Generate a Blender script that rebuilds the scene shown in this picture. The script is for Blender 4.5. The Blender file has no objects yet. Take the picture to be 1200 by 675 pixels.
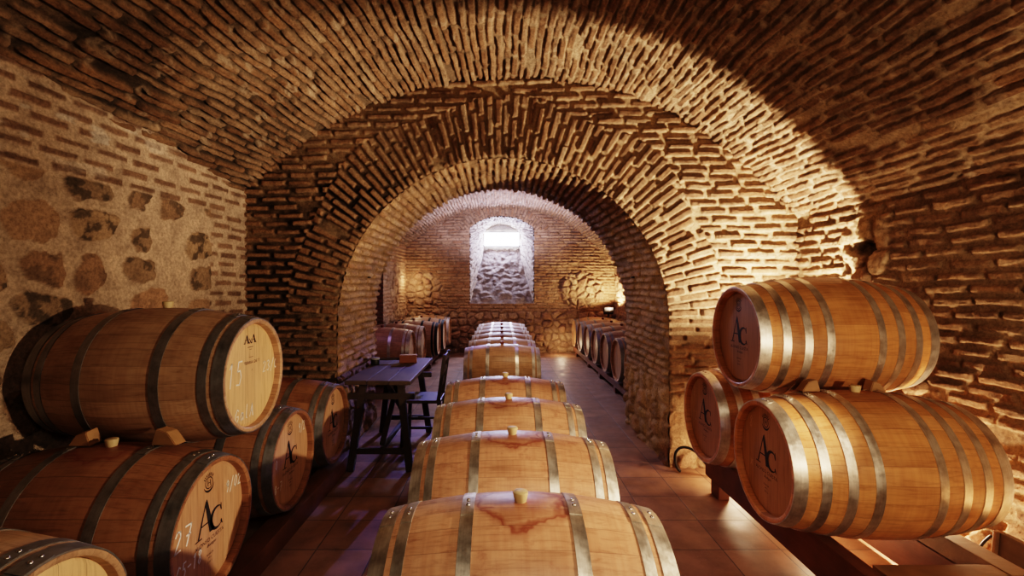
import bpy, bmesh, math, random
import numpy as np
from mathutils import Vector, Matrix
random.seed(7)
PI = math.pi
scene = bpy.context.scene
C = scene.collection

# ------------------------------------------------------------------ camera
cam_d = bpy.data.cameras.new('camera'); cam = bpy.data.objects.new('camera', cam_d); C.objects.link(cam)
cam.location = (0, 0, 1.5); cam.rotation_euler = (PI / 2, 0, 0)
cam_d.sensor_width = 36; cam_d.lens = 36 * 540 / 1200
cam_d.shift_x = 13 / 1200; cam_d.shift_y = -2.5 / 1200
cam_d.clip_start = .05
scene.camera = cam
scene.view_settings.view_transform = 'Filmic'
scene.view_settings.look = 'High Contrast'
scene.view_settings.exposure = 0.12
try:
    scene.cycles.use_denoising = True
    scene.cycles.sample_clamp_indirect = 6
    scene.cycles.max_bounces = 7
    scene.cycles.diffuse_bounces = 4
    scene.cycles.caustics_reflective = False
    scene.cycles.caustics_refractive = False
except Exception:
    pass
w = bpy.data.worlds.new('world'); scene.world = w; w.use_nodes = True
w.node_tree.nodes['Background'].inputs[0].default_value = (1, .7, .45, 1)
w.node_tree.nodes['Background'].inputs[1].default_value = .02

# ------------------------------------------------------------------ node helpers
class NT:
    def __init__(s, name):
        s.m = bpy.data.materials.new(name); s.m.use_nodes = True
        s.t = s.m.node_tree; s.n = s.t.nodes; s.l = s.t.links
        s.b = s.n['Principled BSDF']
    def new(s, typ, **kw):
        nd = s.n.new(typ)
        for k, v in kw.items(): setattr(nd, k, v)
        return nd
    def link(s, a, b): s.l.new(a, b)
    def val(s, sock, v):
        if hasattr(v, 'is_linked') or isinstance(v, bpy.types.NodeSocket): s.l.new(v, sock)
        else: sock.default_value = v
    def math(s, op, a, b=None, c=None):
        nd = s.n.new('ShaderNodeMath'); nd.operation = op
        s.val(nd.inputs[0], a)
        if b is not None: s.val(nd.inputs[1], b)
        if c is not None: s.val(nd.inputs[2], c)
        return nd.outputs[0]
    def noise(s, vec, scale, detail=3, rough=.55, dist=0):
        nd = s.n.new('ShaderNodeTexNoise')
        nd.inputs['Scale'].default_value = scale; nd.inputs['Detail'].default_value = detail
        nd.inputs['Roughness'].default_value = rough; nd.inputs['Distortion'].default_value = dist
        if vec is not None: s.l.new(vec, nd.inputs['Vector'])
        return nd.outputs[0]
    def mapping(s, vec, scale=(1, 1, 1), loc=(0, 0, 0)):
        nd = s.n.new('ShaderNodeMapping'); s.l.new(vec, nd.inputs[0])
        nd.inputs['Scale'].default_value = scale; nd.inputs['Location'].default_value = loc
        return nd.outputs[0]
    def mix(s, f, a, b, mode='MIX'):
        nd = s.n.new('ShaderNodeMix'); nd.data_type = 'RGBA'; nd.blend_type = mode
        s.val(nd.inputs[0], f)
        for i, v in ((6, a), (7, b)):
            if isinstance(v, tuple): nd.inputs[i].default_value = v + (1,) if len(v) == 3 else v
            else: s.l.new(v, nd.inputs[i])
        return nd.outputs[2]
    def ramp(s, f, stops):
        nd = s.n.new('ShaderNodeValToRGB'); s.l.new(f, nd.inputs[0])
        e = nd.color_ramp.elements
        while len(e) < len(stops): e.new(.5)
        for i, (p, c) in enumerate(stops):
            e[i].position = p; e[i].color = c + (1,) if len(c) == 3 else c
        return nd.outputs[0]
    def bump(s, h, strength, dist):
        nd = s.n.new('ShaderNodeBump'); nd.inputs['Strength'].default_value = strength
        nd.inputs['Distance'].default_value = dist; s.l.new(h, nd.inputs['Height'])
        s.l.new(nd.outputs[0], s.b.inputs['Normal'])
    def maprange(s, v, a, b, c=0., d=1.):
        nd = s.n.new('ShaderNodeMapRange'); s.l.new(v, nd.inputs[0])
        for i, x in enumerate((a, b, c, d)): nd.inputs[i + 1].default_value = x
        return nd.outputs[0]

def mat_masonry(name, rough=.92, bump=.75):
    t = NT(name); at = t.new('ShaderNodeAttribute', attribute_name='tone')
    tc = t.new('ShaderNodeTexCoord').outputs['Object']
    n1 = t.noise(tc, 55, 5, .7); n2 = t.noise(tc, 9, 4, .6)
    g = t.ramp(n1, [(.25, (.45, .43, .42)), (.55, (1, 1, 1)), (.8, (1.4, 1.35, 1.3))])
    g2 = t.ramp(n2, [(.3, (.72, .7, .68)), (.6, (1.1, 1.08, 1.05))])
    c = t.mix(1., at.outputs['Color'], g, 'MULTIPLY'); c = t.mix(1., c, g2, 'MULTIPLY')
    t.link(c, t.b.inputs['Base Color']); t.b.inputs['Roughness'].default_value = rough
    t.b.inputs['Specular IOR Level'].default_value = .25
    t.bump(t.math('ADD', t.noise(tc, 110, 5, .8), t.math('MULTIPLY', t.noise(tc, 38, 5, .7), 1.4)), bump, .02)
    return t.m

def mat_oak(name, c1, c2, stain=.6, rough=.42, seam=.55, top_stain=True):
    """staves run along local X around the axis"""
    t = NT(name); tc = t.new('ShaderNodeTexCoord').outputs['Object']
    oi = t.new('ShaderNodeObjectInfo').outputs['Random']
    sx = t.new('ShaderNodeSeparateXYZ'); t.link(tc, sx.inputs[0]); X, Y, Z = sx.outputs
    a = t.math('MULTIPLY', t.math('ARCTAN2', Y, Z), 27 / (2 * PI))
    a = t.math('ADD', a, 50.5)
    fl = t.math('FLOOR', a); fr = t.math('FRACT', a)
    wn = t.new('ShaderNodeTexWhiteNoise', noise_dimensions='2D')
    cb = t.new('ShaderNodeCombineXYZ'); t.link(fl, cb.inputs[0]); t.link(oi, cb.inputs[1]); t.link(cb.outputs[0], wn.inputs['Vector'])
    off = t.new('ShaderNodeVectorMath', operation='ADD'); t.link(tc, off.inputs[0])
    cb2 = t.new('ShaderNodeCombineXYZ'); t.link(t.math('MULTIPLY', oi, 37.), cb2.inputs[0]); t.link(t.math('MULTIPLY', wn.outputs[0], 9.), cb2.inputs[1])
    t.link(cb2.outputs[0], off.inputs[1]); v = off.outputs[0]
    grain = t.noise(t.mapping(v, (3, 45, 45)), 1.6, 5, .65, .6)
    broad = t.noise(v, 4, 3, .6)
    base = t.mix(t.math('MULTIPLY', wn.outputs[0], .85), c1, c2)
    base = t.mix(1., base, t.ramp(grain, [(.25, (.62, .55, .5)), (.5, (1, 1, 1)), (.75, (1.12, 1.1, 1.05))]), 'MULTIPLY')
    base = t.mix(1., base, t.ramp(broad, [(.3, (.74, .68, .64)), (.6, (1.08, 1.06, 1.04))]), 'MULTIPLY')
    rings = t.noise(t.mapping(v, (60, 2, 2)), 1., 3, .6)
    base = t.mix(.35, base, t.ramp(rings, [(.35, (.75, .6, .55)), (.6, (1, 1, 1))]), 'MULTIPLY')
    if top_stain:
        # wine ring around the bung hole: distance from local (0,0,top)
        d = t.new('ShaderNodeVectorMath', operation='LENGTH')
        cb3 = t.new('ShaderNodeCombineXYZ'); t.link(t.math('MULTIPLY', X, .8), cb3.inputs[0]); t.link(Y, cb3.inputs[1])
        t.link(cb3.outputs[0], d.inputs[0])
        dn = t.math('ADD', d.outputs['Value'], t.math('MULTIPLY', t.math('SUBTRACT', t.noise(v, 9, 3), .5), .16))
        up = t.maprange(Z, .15, .28)
        inner = t.maprange(dn, .02, .14, 1., 0.)
        ring = t.ramp(dn, [(.085, (0, 0, 0)), (.115, (1, 1, 1)), (.122, (.45, .45, .45)), (.15, (0, 0, 0))])
        sp = t.ramp(t.noise(v, 13, 4, .7), [(.56, (0, 0, 0)), (.68, (.7, .7, .7))])
        msk = t.math('MAXIMUM', t.math('MULTIPLY', inner, .75), ring)
        msk = t.math('MAXIMUM', msk, t.math('MULTIPLY', sp, .55))
        msk = t.math('MULTIPLY', t.math('MULTIPLY', msk, up), stain)
        base = t.mix(msk, base, (.20, .028, .018))
    # seams
    s_ = t.math('GREATER_THAN', t.math('ABSOLUTE', t.math('SUBTRACT', fr, .5)), .482)
    base = t.mix(t.math('MULTIPLY', s_, seam), base, (.07, .03, .015))
    rb = t.mix(1., base, t.ramp(oi, [(0., (.85, .84, .83)), (1., (1.1, 1.1, 1.1))]), 'MULTIPLY')
    t.link(rb, t.b.inputs['Base Color'])
    t.b.inputs['Roughness'].default_value = rough; t.b.inputs['Specular IOR Level'].default_value = .35
    h = t.math('SUBTRACT', t.math('MULTIPLY', grain, .25), s_)
    t.bump(h, .25, .003)
    return t.m

def mat_head(name, c1, c2, rough=.45):
    t = NT(name); tc = t.new('ShaderNodeTexCoord').outputs['Object']
    oi = t.new('ShaderNodeObjectInfo').outputs['Random']
    sx = t.new('ShaderNodeSeparateXYZ'); t.link(tc, sx.inputs[0]); X, Y, Z = sx.outputs
    a = t.math('ADD', t.math('MULTIPLY', Y, 11.), t.math('ADD', t.math('MULTIPLY', oi, 3.), 20.))
    fl = t.math('FLOOR', a); fr = t.math('FRACT', a)
    wn = t.new('ShaderNodeTexWhiteNoise', noise_dimensions='2D')
    cb = t.new('ShaderNodeCombineXYZ'); t.link(fl, cb.inputs[0]); t.link(oi, cb.inputs[1]); t.link(cb.outputs[0], wn.inputs['Vector'])
    cb2 = t.new('ShaderNodeCombineXYZ'); t.link(t.math('MULTIPLY', oi, 37.), cb2.inputs[2]); t.link(wn.outputs[0], cb2.inputs[0])
    off = t.new('ShaderNodeVectorMath', operation='ADD'); t.link(tc, off.inputs[0]); t.link(cb2.outputs[0], off.inputs[1])
    grain = t.noise(t.mapping(off.outputs[0], (10, 55, 4)), 1.3, 5, .65, .5)
    base = t.mix(wn.outputs[0], c1, c2)
    base = t.mix(1., base, t.ramp(grain, [(.25, (.68, .62, .56)), (.5, (1, 1, 1)), (.75, (1.1, 1.08, 1.04))]), 'MULTIPLY')
    s_ = t.math('GREATER_THAN', t.math('ABSOLUTE', t.math('SUBTRACT', fr, .5)), .49)
    base = t.mix(t.math('MULTIPLY', s_, .5), base, (.1, .045, .02))
    t.link(base, t.b.inputs['Base Color']); t.b.inputs['Roughness'].default_value = rough
    t.b.inputs['Specular IOR Level'].default_value = .3
    t.bump(grain, .15, .002)
    return t.m

def mat_wood(name, c1, c2, axis=1, rough=.6):
    t = NT(name); tc = t.new('ShaderNodeTexCoord').outputs['Object']
    sc = [30, 30, 30]; sc[axis] = 2.5
    g = t.noise(t.mapping(tc, tuple(sc)), 1.2, 5, .7, .7)
    b = t.noise(tc, 6, 3)
    c = t.mix(g, c1, c2); c = t.mix(1., c, t.ramp(b, [(.3, (.7, .68, .66)), (.65, (1.15, 1.12, 1.1))]), 'MULTIPLY')
    t.link(c, t.b.inputs['Base Color']); t.b.inputs['Roughness'].default_value = rough
    t.bump(g, .4, .004)
    return t.m

def mat_metal(name, col, rough=.38, metallic=.9):
    t = NT(name); tc = t.new('ShaderNodeTexCoord').outputs['Object']
    n = t.noise(tc, 14, 5, .7); n2 = t.noise(t.mapping(tc, (160, 3, 3)), 1., 3, .6)
    c = t.mix(1., col, t.ramp(n, [(.3, (.6, .57, .53)), (.6, (1.05, 1.03, 1))]), 'MULTIPLY')
    c = t.mix(.5, c, t.ramp(n2, [(.3, (.75, .74, .72)), (.6, (1.05, 1.05, 1.05))]), 'MULTIPLY')
    t.link(c, t.b.inputs['Base Color']); t.b.inputs['Metallic'].default_value = metallic
    t.link(t.maprange(n, .3, .7, rough - .07, rough + .14), t.b.inputs['Roughness'])
    t.bump(n2, .12, .001)
    return t.m

def mat_plain(name, col, rough=.6, metallic=0., var=.25):
    t = NT(name); tc = t.new('ShaderNodeTexCoord').outputs['Object']
    n = t.noise(tc, 18, 4)
    c = t.mix(t.math('MULTIPLY', n, var * 2), col, tuple(x * .5 for x in col))
    t.link(c, t.b.inputs['Base Color']); t.b.inputs['Roughness'].default_value = rough; t.b.inputs['Metallic'].default_value = metallic
    return t.m

M = {}
M['masonry'] = mat_masonry('old_masonry')
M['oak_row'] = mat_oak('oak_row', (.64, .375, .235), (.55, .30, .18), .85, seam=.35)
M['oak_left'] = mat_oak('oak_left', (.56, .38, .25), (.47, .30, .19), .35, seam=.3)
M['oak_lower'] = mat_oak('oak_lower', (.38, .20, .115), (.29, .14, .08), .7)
M['oak_right'] = mat_oak('oak_right', (.66, .35, .16), (.57, .28, .115), .25, seam=.3)
M['oak_far'] = mat_oak('oak_far', (.54, .35, .20), (.46, .28, .16), .2)
M['head_pale'] = mat_head('head_pale', (.78, .55, .31), (.68, .46, .25))
M['head_tan'] = mat_head('head_tan', (.62, .38, .23), (.54, .31, .18))
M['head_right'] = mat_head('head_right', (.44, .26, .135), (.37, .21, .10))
M['steel'] = mat_metal('galvanized_steel', (.76, .73, .68), .36)
M['steel_dark'] = mat_metal('dull_steel', (.33, .33, .33), .42, .8)
M['iron_black'] = mat_metal('black_iron', (.03, .03, .035), .5, .6)
M['rivet'] = mat_plain('rivet_steel', (.75, .73, .7), .25, 1., .1)
M['bung'] = mat_plain('bung_pale', (.72, .55, .30), .6)
M['bung_far'] = mat_plain('bung_red', (.25, .07, .05), .6)
M['ink'] = mat_plain('printed_ink', (.018, .013, .011), .7)
M['ink_light'] = mat_plain('faded_ink', (.10, .05, .03), .7)
M['chalk'] = mat_plain('chalk', (.95, .94, .9), .95, 0., .05)
M['rack'] = mat_wood('rack_wood', (.20, .075, .04), (.12, .045, .025), 1)
M['rack_pale'] = mat_wood('rack_pale_wood', (.30, .17, .09), (.20, .11, .06), 0)
M['wedge'] = mat_wood('wedge_wood', (.50, .30, .15), (.38, .21, .10), 0)
M['table'] = mat_wood('table_wood', (.105, .07, .05), (.055, .036, .026), 1, .55)
M['table_leg'] = mat_wood('table_leg_wood', (.05, .03, .022), (.025, .016, .013), 2, .6)
M['board'] = mat_wood('weathered_board', (.17, .11, .07), (.10, .065, .04), 1)
M['mallet'] = mat_wood('mallet_wood', (.22, .075, .04), (.15, .05, .028), 0, .4)
M['rubber'] = mat_plain('black_rubber', (.012, .012, .013), .5)
M['pot_lid'] = mat_plain('grey_lid', (.3, .3, .31), .5)

# ------------------------------------------------------------------ mesh helpers
def link(name, me, mat=None, parent=None):
    o = bpy.data.objects.new(name, me); C.objects.link(o)
    if mat is not None and not me.materials: me.materials.append(mat)
    if parent is not None: o.parent = parent
    return o
def from_bm(name, bm, mat, parent=None, smooth=False):
    me = bpy.data.meshes.new(name); bmesh.ops.recalc_face_normals(bm, faces=bm.faces); bm.to_mesh(me); bm.free()
    if smooth:
        for p in me.polygons: p.use_smooth = True
        try: me.set_sharp_from_angle(angle=math.radians(38))
        except Exception: pass
    return link(name, me, mat, parent)
def tag(o, label, cat, group=None, kind=None):
    o['label'] = label; o['category'] = cat
    if group: o['group'] = group
    if kind: o['kind'] = kind
    return o
def empty(name, loc=(0, 0, 0), rz=0):
    o = bpy.data.objects.new(name, None); C.objects.link(o); o.location = loc; o.rotation_euler = (0, 0, rz)
    o.empty_display_size = .1
    return o
def add_box(bm, c, s, rot=(0, 0, 0), bev=.004, jit=0.):
    from mathutils import Euler
    m = Matrix.Translation(c) @ Euler(rot).to_matrix().to_4x4() @ Matrix.Diagonal((s[0], s[1], s[2], 1))
    r = bmesh.ops.create_cube(bm, size=1, matrix=m)
    es = list({e for v in r['verts'] for e in v.link_edges})
    if bev: bmesh.ops.bevel(bm, geom=es, offset=bev, segments=2, affect='EDGES', profile=.6)
def add_beam(bm, a, b, w, t, bev=.004):
    a = Vector(a); b = Vector(b); d = (b - a); L = d.length; z = d.normalized()
    x = z.cross(Vector((0, 1, 0)));  x = x.normalized() if x.length > .05 else Vector((1, 0, 0))
    y = z.cross(x)
    m = Matrix.Translation((a + b) / 2) @ Matrix((x, y, z)).transposed().to_4x4() @ Matrix.Diagonal((w, t, L, 1))
    r = bmesh.ops.create_cube(bm, size=1, matrix=m)
    es = list({e for v in r['verts'] for e in v.link_edges})
    if bev: bmesh.ops.bevel(bm, geom=es, offset=bev, segments=2, affect='EDGES')
def box_obj(name, c, s, mat, parent=None, rot=(0, 0, 0), bev=.004):
    bm = bmesh.new(); add_box(bm, c, s, rot, bev); return from_bm(name, bm, mat, parent)
def beam_obj(name, a, b, w, t, mat, parent=None):
    bm = bmesh.new(); add_beam(bm, a, b, w, t); return from_bm(name, bm, mat, parent)
def revolve(bm, prof, n=48, axis='X', closed=True):
    """prof = [(x, r)], around local X (or Z)"""
    rings = []
    for x, r in prof:
        ring = []
        for k in range(n):
            a = 2 * PI * k / n
            p = (x, r * math.sin(a), r * math.cos(a)) if axis == 'X' else (r * math.cos(a), r * math.sin(a), x)
            ring.append(bm.verts.new(p))
        rings.append(ring)
    m = len(rings)
    for i in range(m if closed else m - 1):
        A, B = rings[i], rings[(i + 1) % m]
        for k in range(n):
            bm.faces.new((A[k], A[(k + 1) % n], B[(k + 1) % n], B[k]))
    return rings

# ------------------------------------------------------------------ numpy noise and masonry patterns
def hsh(i, j, s):
    h = (i.astype(np.int64) * 374761393 + j.astype(np.int64) * 668265263 + s * 974634777) & 0xffffffff
    h = ((h ^ (h >> 13)) * 1274126177) & 0xffffffff
    h = (h ^ (h >> 16)) & 0xffffffff
    h = (h * 2246822519) & 0xffffffff
    return ((h ^ (h >> 15)) & 0xffffff) / float(0xffffff)
def vn(x, y, s):
    i = np.floor(x); j = np.floor(y); fx = x - i; fy = y - j
    fx = fx * fx * (3 - 2 * fx); fy = fy * fy * (3 - 2 * fy)
    a = hsh(i, j, s); b = hsh(i + 1, j, s); c = hsh(i, j + 1, s); d = hsh(i + 1, j + 1, s)
    return (a * (1 - fx) + b * fx) * (1 - fy) + (c * (1 - fx) + d * fx) * fy
def fbm(x, y, s, o=3):
    r = 0; a = .5; t = 0
    for k in range(o):
        r = r + a * vn(x * 2 ** k, y * 2 ** k, s + k); t += a; a *= .55
    return r / t - .5
def sm(a, b, x):
    t = np.clip((x - a) / (b - a), 0, 1); return t * t * (3 - 2 * t)
def bricks(u, v, L, P, joint, s, warp=.008, edge=.007, depth=.014, miss=.02, rough=1.):
    w1 = warp * 2 * fbm(u * 2.2, v * 2.2, s + 11, 2); w2 = .007 * fbm(u * 26, v * 26, s + 21, 2); w3 = .007 * fbm(u * 24, v * 24, s + 31, 2)
    vv = v + w1 + w2
    row = np.floor(vv / P); fv = vv - row * P
    uu = u + row * .5 * L + (hsh(row, row * 0, s + 3) - .5) * .5 * L + w3
    col = np.floor(uu / L); fu = uu - col * L
    r1 = hsh(col, row, s + 1); r2 = hsh(col, row, s + 2); r3 = hsh(col, row, s + 4); r4 = hsh(col, row, s + 5); r5 = hsh(col, row, s + 6)
    dv = (P - joint) / 2 * (.86 + .26 * r1) - np.abs(fv - P / 2 - (r2 - .5) * .3 * joint)
    du = (L - joint * .9) / 2 * (.9 + .1 * r3) - np.abs(fu - L / 2 - (r2 - .5) * .02)
    d = np.minimum(du, dv) + rough * .010 * fbm(u * 17, v * 22, s + 51, 4) - rough * .006 * sm(.12, .3, fbm(u * 6, v * 6, s + 61, 3))
    m = sm(-.001, edge, d) * (r5 > miss)
    h = m * depth * (.45 + .9 * r4) + m * ((r1 - .5) * (fv - P / 2) * .25 + (r2 - .5) * (fu - L / 2) * .05) + m * rough * .010 * fbm(u * 22, v * 34, s + 41, 4)
    return h, m, r3
def rubble(u, v, cell, s, gap=.12, edge=.12, depth=.035, iso=0., keep=1.):
    u, v = u + .10 * fbm(u * 4.5, v * 4.5, s + 51, 4), v + .10 * fbm(u * 4.5, v * 4.5, s + 61, 4)
    x = u / cell; y = v / (cell * .8); i0 = np.floor(x); j0 = np.floor(y)
    f1 = np.full(x.shape, 9.); f2 = np.full(x.shape, 9.); idi = np.zeros(x.shape); idj = np.zeros(x.shape)
    for a in (-1, 0, 1):
        for b in (-1, 0, 1):
            ci = i0 + a; cj = j0 + b
            px = ci + .15 + .7 * hsh(ci, cj, s + 7); py = cj + .15 + .7 * hsh(ci, cj, s + 8)
            d = np.hypot(x - px, y - py)
            n = d < f1
            f2 = np.where(n, f1, np.minimum(f2, d)); idi = np.where(n, ci, idi); idj = np.where(n, cj, idj); f1 = np.where(n, d, f1)
    rr = hsh(idi, idj, s + 9); r2 = hsh(idi, idj, s + 10)
    q = f2 - f1 + .30 * fbm(u * 18, v * 18, s + 71, 3)
    if iso: q = q - .12 - .20 * fbm(u * 9, v * 9, s + 91, 4) - .5 * sm(.42, .62, f1) - .06 * rr
    m = sm(gap, gap + edge, q) * (r2 < keep)
    h = m * depth * ((.25 + .5 * rr) * (1.0 - .35 * f1) + .5 * (r2 - .5) * (x - i0 - .5) + .5 * (rr - .5) * (y - j0 - .5)) + (.45 + .55 * m) * depth * .75 * fbm(u * 11, v * 11, s + 81, 5)
    return h, m, rr
def pal(r, cols):
    """pick a colour by r in 0..1 along a list"""
    cols = np.array(cols); n = len(cols) - 1
    t = np.clip(r, 0, .9999) * n; i = t.astype(int); f = (t - i)[..., None]
    return cols[i] * (1 - f) + cols[i + 1] * f
def grid_obj(name, P, H, col, nrm, keep=None, kind='structure', mat=None, snapped=None):
    """P (n,m,3) surface, displaced by H along the normal nearest to nrm (a vector or array)"""
    n, m = H.shape
    gu = np.gradient(P, axis=0); gv = np.gradient(P, axis=1)
    N = np.cross(gu, gv); N /= np.linalg.norm(N, axis=2, keepdims=True) + 1e-12
    s = np.sign((N * nrm).sum(2, keepdims=True)); s[s == 0] = 1; N = N * s
    V = (P + N * H[..., None]).reshape(-1, 3)
    idx = np.arange(n * m).reshape(n, m)
    F = np.stack([idx[:-1, :-1], idx[1:, :-1], idx[1:, 1:], idx[:-1, 1:]], -1)
    flip = np.median(s) < 0
    if flip: F = F[..., ::-1]
    F = F.reshape(-1, 4)
    if keep is not None: F = F[keep.reshape(-1)]
    used = np.zeros(n * m, bool); used[F.ravel()] = True
    remap = np.cumsum(used) - 1; V = V[used]; F = remap[F]; col = col.reshape(-1, 3)[used]
    me = bpy.data.meshes.new(name)
    me.vertices.add(len(V)); me.vertices.foreach_set('co', V.astype(np.float32).ravel())
    me.loops.add(F.size); me.loops.foreach_set('vertex_index', F.astype(np.int32).ravel())
    me.polygons.add(len(F)); me.polygons.foreach_set('loop_start', np.arange(0, F.size, 4, dtype=np.int32))
    me.polygons.foreach_set('loop_total', np.full(len(F), 4, np.int32))
    me.update(calc_edges=True)
    me.polygons.foreach_set('use_smooth', np.ones(len(F), bool))
    at = me.color_attributes.new('tone', 'FLOAT_COLOR', 'POINT')
    rgba = np.ones((len(V), 4), np.float32); rgba[:, :3] = np.clip(col, 0, 1); at.data.foreach_set('color', rgba.ravel())
    o = link(name, me, mat or M['masonry'])
    if kind: o['kind'] = kind
    return o
def mixc(a, b, m): return a * (1 - m[..., None]) + b * m[..., None]
BR = [(.25, .135, .075), (.34, .20, .115), (.41, .26, .16), (.30, .18, .11), (.38, .215, .12), (.45, .31, .20)]
BRK = [(.44, .27, .15), (.52, .34, .20), (.40, .22, .12), (.55, .38, .24), (.48, .28, .15)]
MORT = np.array((.40, .27, .165)); DARK = np.array((.05, .032, .022)); PLAST = np.array((.56, .42, .31))
STN = [(.50, .33, .20), (.40, .27, .17), (.56, .40, .25), (.34, .22, .14), (.52, .31, .19)]

# ------------------------------------------------------------------ vault profile (X, height), read in metres
prof = np.array([(-2.62, 1.75), (-2.42, 2.10), (-2.11, 2.41), (-1.68, 2.73), (-1.37, 2.92), (-1.01, 3.08), (-.725, 3.165), (-.25, 3.235), (.09, 3.25),
                 (.37, 3.24), (.85, 3.15), (1.26, 3.0), (1.57, 2.84), (1.91, 2.58), (2.2, 2.32), (2.41, 2.09), (2.62, 1.80)])
def smooth_profile(pts, step):
    # Catmull-Rom, resampled by arc length
    out = []
    for i in range(len(pts) - 1):
        p0 = pts[max(i - 1, 0)]; p1 = pts[i]; p2 = pts[i + 1]; p3 = pts[min(i + 2, len(pts) - 1)]
        for t in np.linspace(0, 1, 24, endpoint=False):
            out.append(.5 * ((2 * p1) + (-p0 + p2) * t + (2 * p0 - 5 * p1 + 4 * p2 - p3) * t * t + (-p0 + 3 * p1 - 3 * p2 + p3) * t ** 3))
    out.append(pts[-1]); out = np.array(out)
    s = np.r_[0, np.cumsum(np.hypot(*np.diff(out, axis=0).T))]
    ss = np.arange(0, s[-1], step)
    return np.c_[np.interp(ss, s, out[:, 0]), np.interp(ss, s, out[:, 1])], ss
def vault_h(x):
    q, _ = smooth_profile(prof, .02); return np.interp(x, q[:, 0], q[:, 1])
YF = lambda x: 3.87 - .04 * x          # front face of the cross arch
YB = 5.12                              # its rear face
YW = 10.3                              # far wall
def vault(name, y0, y1, du, ds, seed, lift):
    q, ss = smooth_profile(prof, ds)
    ys = np.arange(y0, y1 + du, du)
    Yg, S = np.meshgrid(ys, ss, indexing='ij')
    X = np.broadcast_to(q[:, 0], Yg.shape).copy(); Hh = np.broadcast_to(q[:, 1], Yg.shape).copy()
    if lift:
        near = np.clip(3.85 - Yg, 0, 3.2); X = np.where(X < 0, X * (1 + .085 * near), X); Hh = Hh + np.where(X < -.6, .035 * near * np.clip((-X - .6) / 1.6, 0, 1), 0)
        Hh = Hh + .01 * fbm(Yg * 1.2, S * 1.2, seed + 90, 2)
    P = np.stack([X, Yg, Hh], -1)
    h, m, r = bricks(Yg, S, .30, .057, .017, seed, warp=.022, edge=.005, depth=.030, miss=.03, rough=1.2)
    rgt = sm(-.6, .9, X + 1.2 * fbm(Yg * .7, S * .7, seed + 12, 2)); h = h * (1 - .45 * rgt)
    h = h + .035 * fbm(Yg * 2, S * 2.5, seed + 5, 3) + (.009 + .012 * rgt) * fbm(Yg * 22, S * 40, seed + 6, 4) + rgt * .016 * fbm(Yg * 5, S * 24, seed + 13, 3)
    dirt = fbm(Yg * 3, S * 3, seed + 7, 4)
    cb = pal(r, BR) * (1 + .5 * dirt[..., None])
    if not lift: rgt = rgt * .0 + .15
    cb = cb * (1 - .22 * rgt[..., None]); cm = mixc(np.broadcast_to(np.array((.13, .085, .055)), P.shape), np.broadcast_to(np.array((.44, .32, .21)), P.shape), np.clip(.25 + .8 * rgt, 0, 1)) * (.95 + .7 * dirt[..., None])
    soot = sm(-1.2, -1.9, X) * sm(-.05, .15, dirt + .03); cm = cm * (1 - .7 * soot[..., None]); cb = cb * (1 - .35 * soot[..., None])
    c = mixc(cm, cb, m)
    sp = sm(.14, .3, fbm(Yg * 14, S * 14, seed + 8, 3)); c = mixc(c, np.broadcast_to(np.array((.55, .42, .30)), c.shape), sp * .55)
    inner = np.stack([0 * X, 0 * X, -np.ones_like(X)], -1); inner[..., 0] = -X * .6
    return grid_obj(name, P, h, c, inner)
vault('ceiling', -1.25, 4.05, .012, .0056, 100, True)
vault('ceiling', 5.0, YW + .1, .03, .012, 200, False)

# ------------------------------------------------------------------ walls
def wall_grid(a0, a1, z0, z1, da, dz):
    return np.meshgrid(np.arange(a0, a1 + da * .5, da), np.arange(z0, z1 + dz * .5, dz), indexing='ij')
# left wall, near room: plaster with stones, brick courses above and at the corner
A, Z = wall_grid(-1.25, 4.05, -.02, 2.75, .0085, .0075)
xw = -2.185 - .052 * (3.95 - A)
P = np.stack([xw, A, Z], -1)
hb, mb, rb = bricks(A, Z, .235, .074, .034, 300, warp=.01, edge=.008, depth=.007, miss=.08, rough=.6)
hs, ms, rs = rubble(A, Z, .30, 310, gap=.04, edge=.06, depth=.03, iso=1., keep=.95)
bound = 2.075 + .03 * fbm(A * 2, Z * 2, 301, 2)
zone = np.maximum(sm(-.01, .015, Z - bound), sm(-.01, .01, A - 3.5 - .03 * fbm(A, Z * 4, 302, 2)))
quoin = (A > 3.30) & (A < 3.47)
dirt = fbm(A * 3, Z * 3, 303, 4)
cb = pal(rb, [(.20, .115, .075), (.27, .16, .105), (.15, .085, .055), (.32, .20, .14)]) * (1 + .5 * dirt[..., None])
st = pal(rs, [(.42, .28, .18), (.45, .27, .17), (.30, .20, .13), (.48, .33, .21), (.22, .155, .11)])
blot = sm(.0, .10, fbm(A * 18, Z * 18, 305, 4)) * sm(.05, .6, rs); st = mixc(st, np.broadcast_to(np.array((.07, .055, .04)), st.shape), blot * .8)
pl = PLAST * (1 + .45 * dirt[..., None]); h = .018 * fbm(A * 2, Z * 2, 304, 3) + .006 * fbm(A * 12, Z * 12, 306, 3)
c1 = mixc(pl, cb, mb * .95); c2 = mixc(pl, st, ms)
eff = sm(.10, .2, fbm(A * 5, Z * 16, 307, 3)) * sm(.3, 0, np.abs(Z - 2.32)) * sm(.8, .2, np.abs(A - 2.5)); c1 = mixc(c1, np.broadcast_to(np.array((.75, .68, .6)), c1.shape), eff * .7)
c = mixc(c2, c1, zone); h = h + zone * hb + (1 - zone) * hs
grid_obj('wall_left', P, h, c, np.array((1., 0, 0)))
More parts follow.
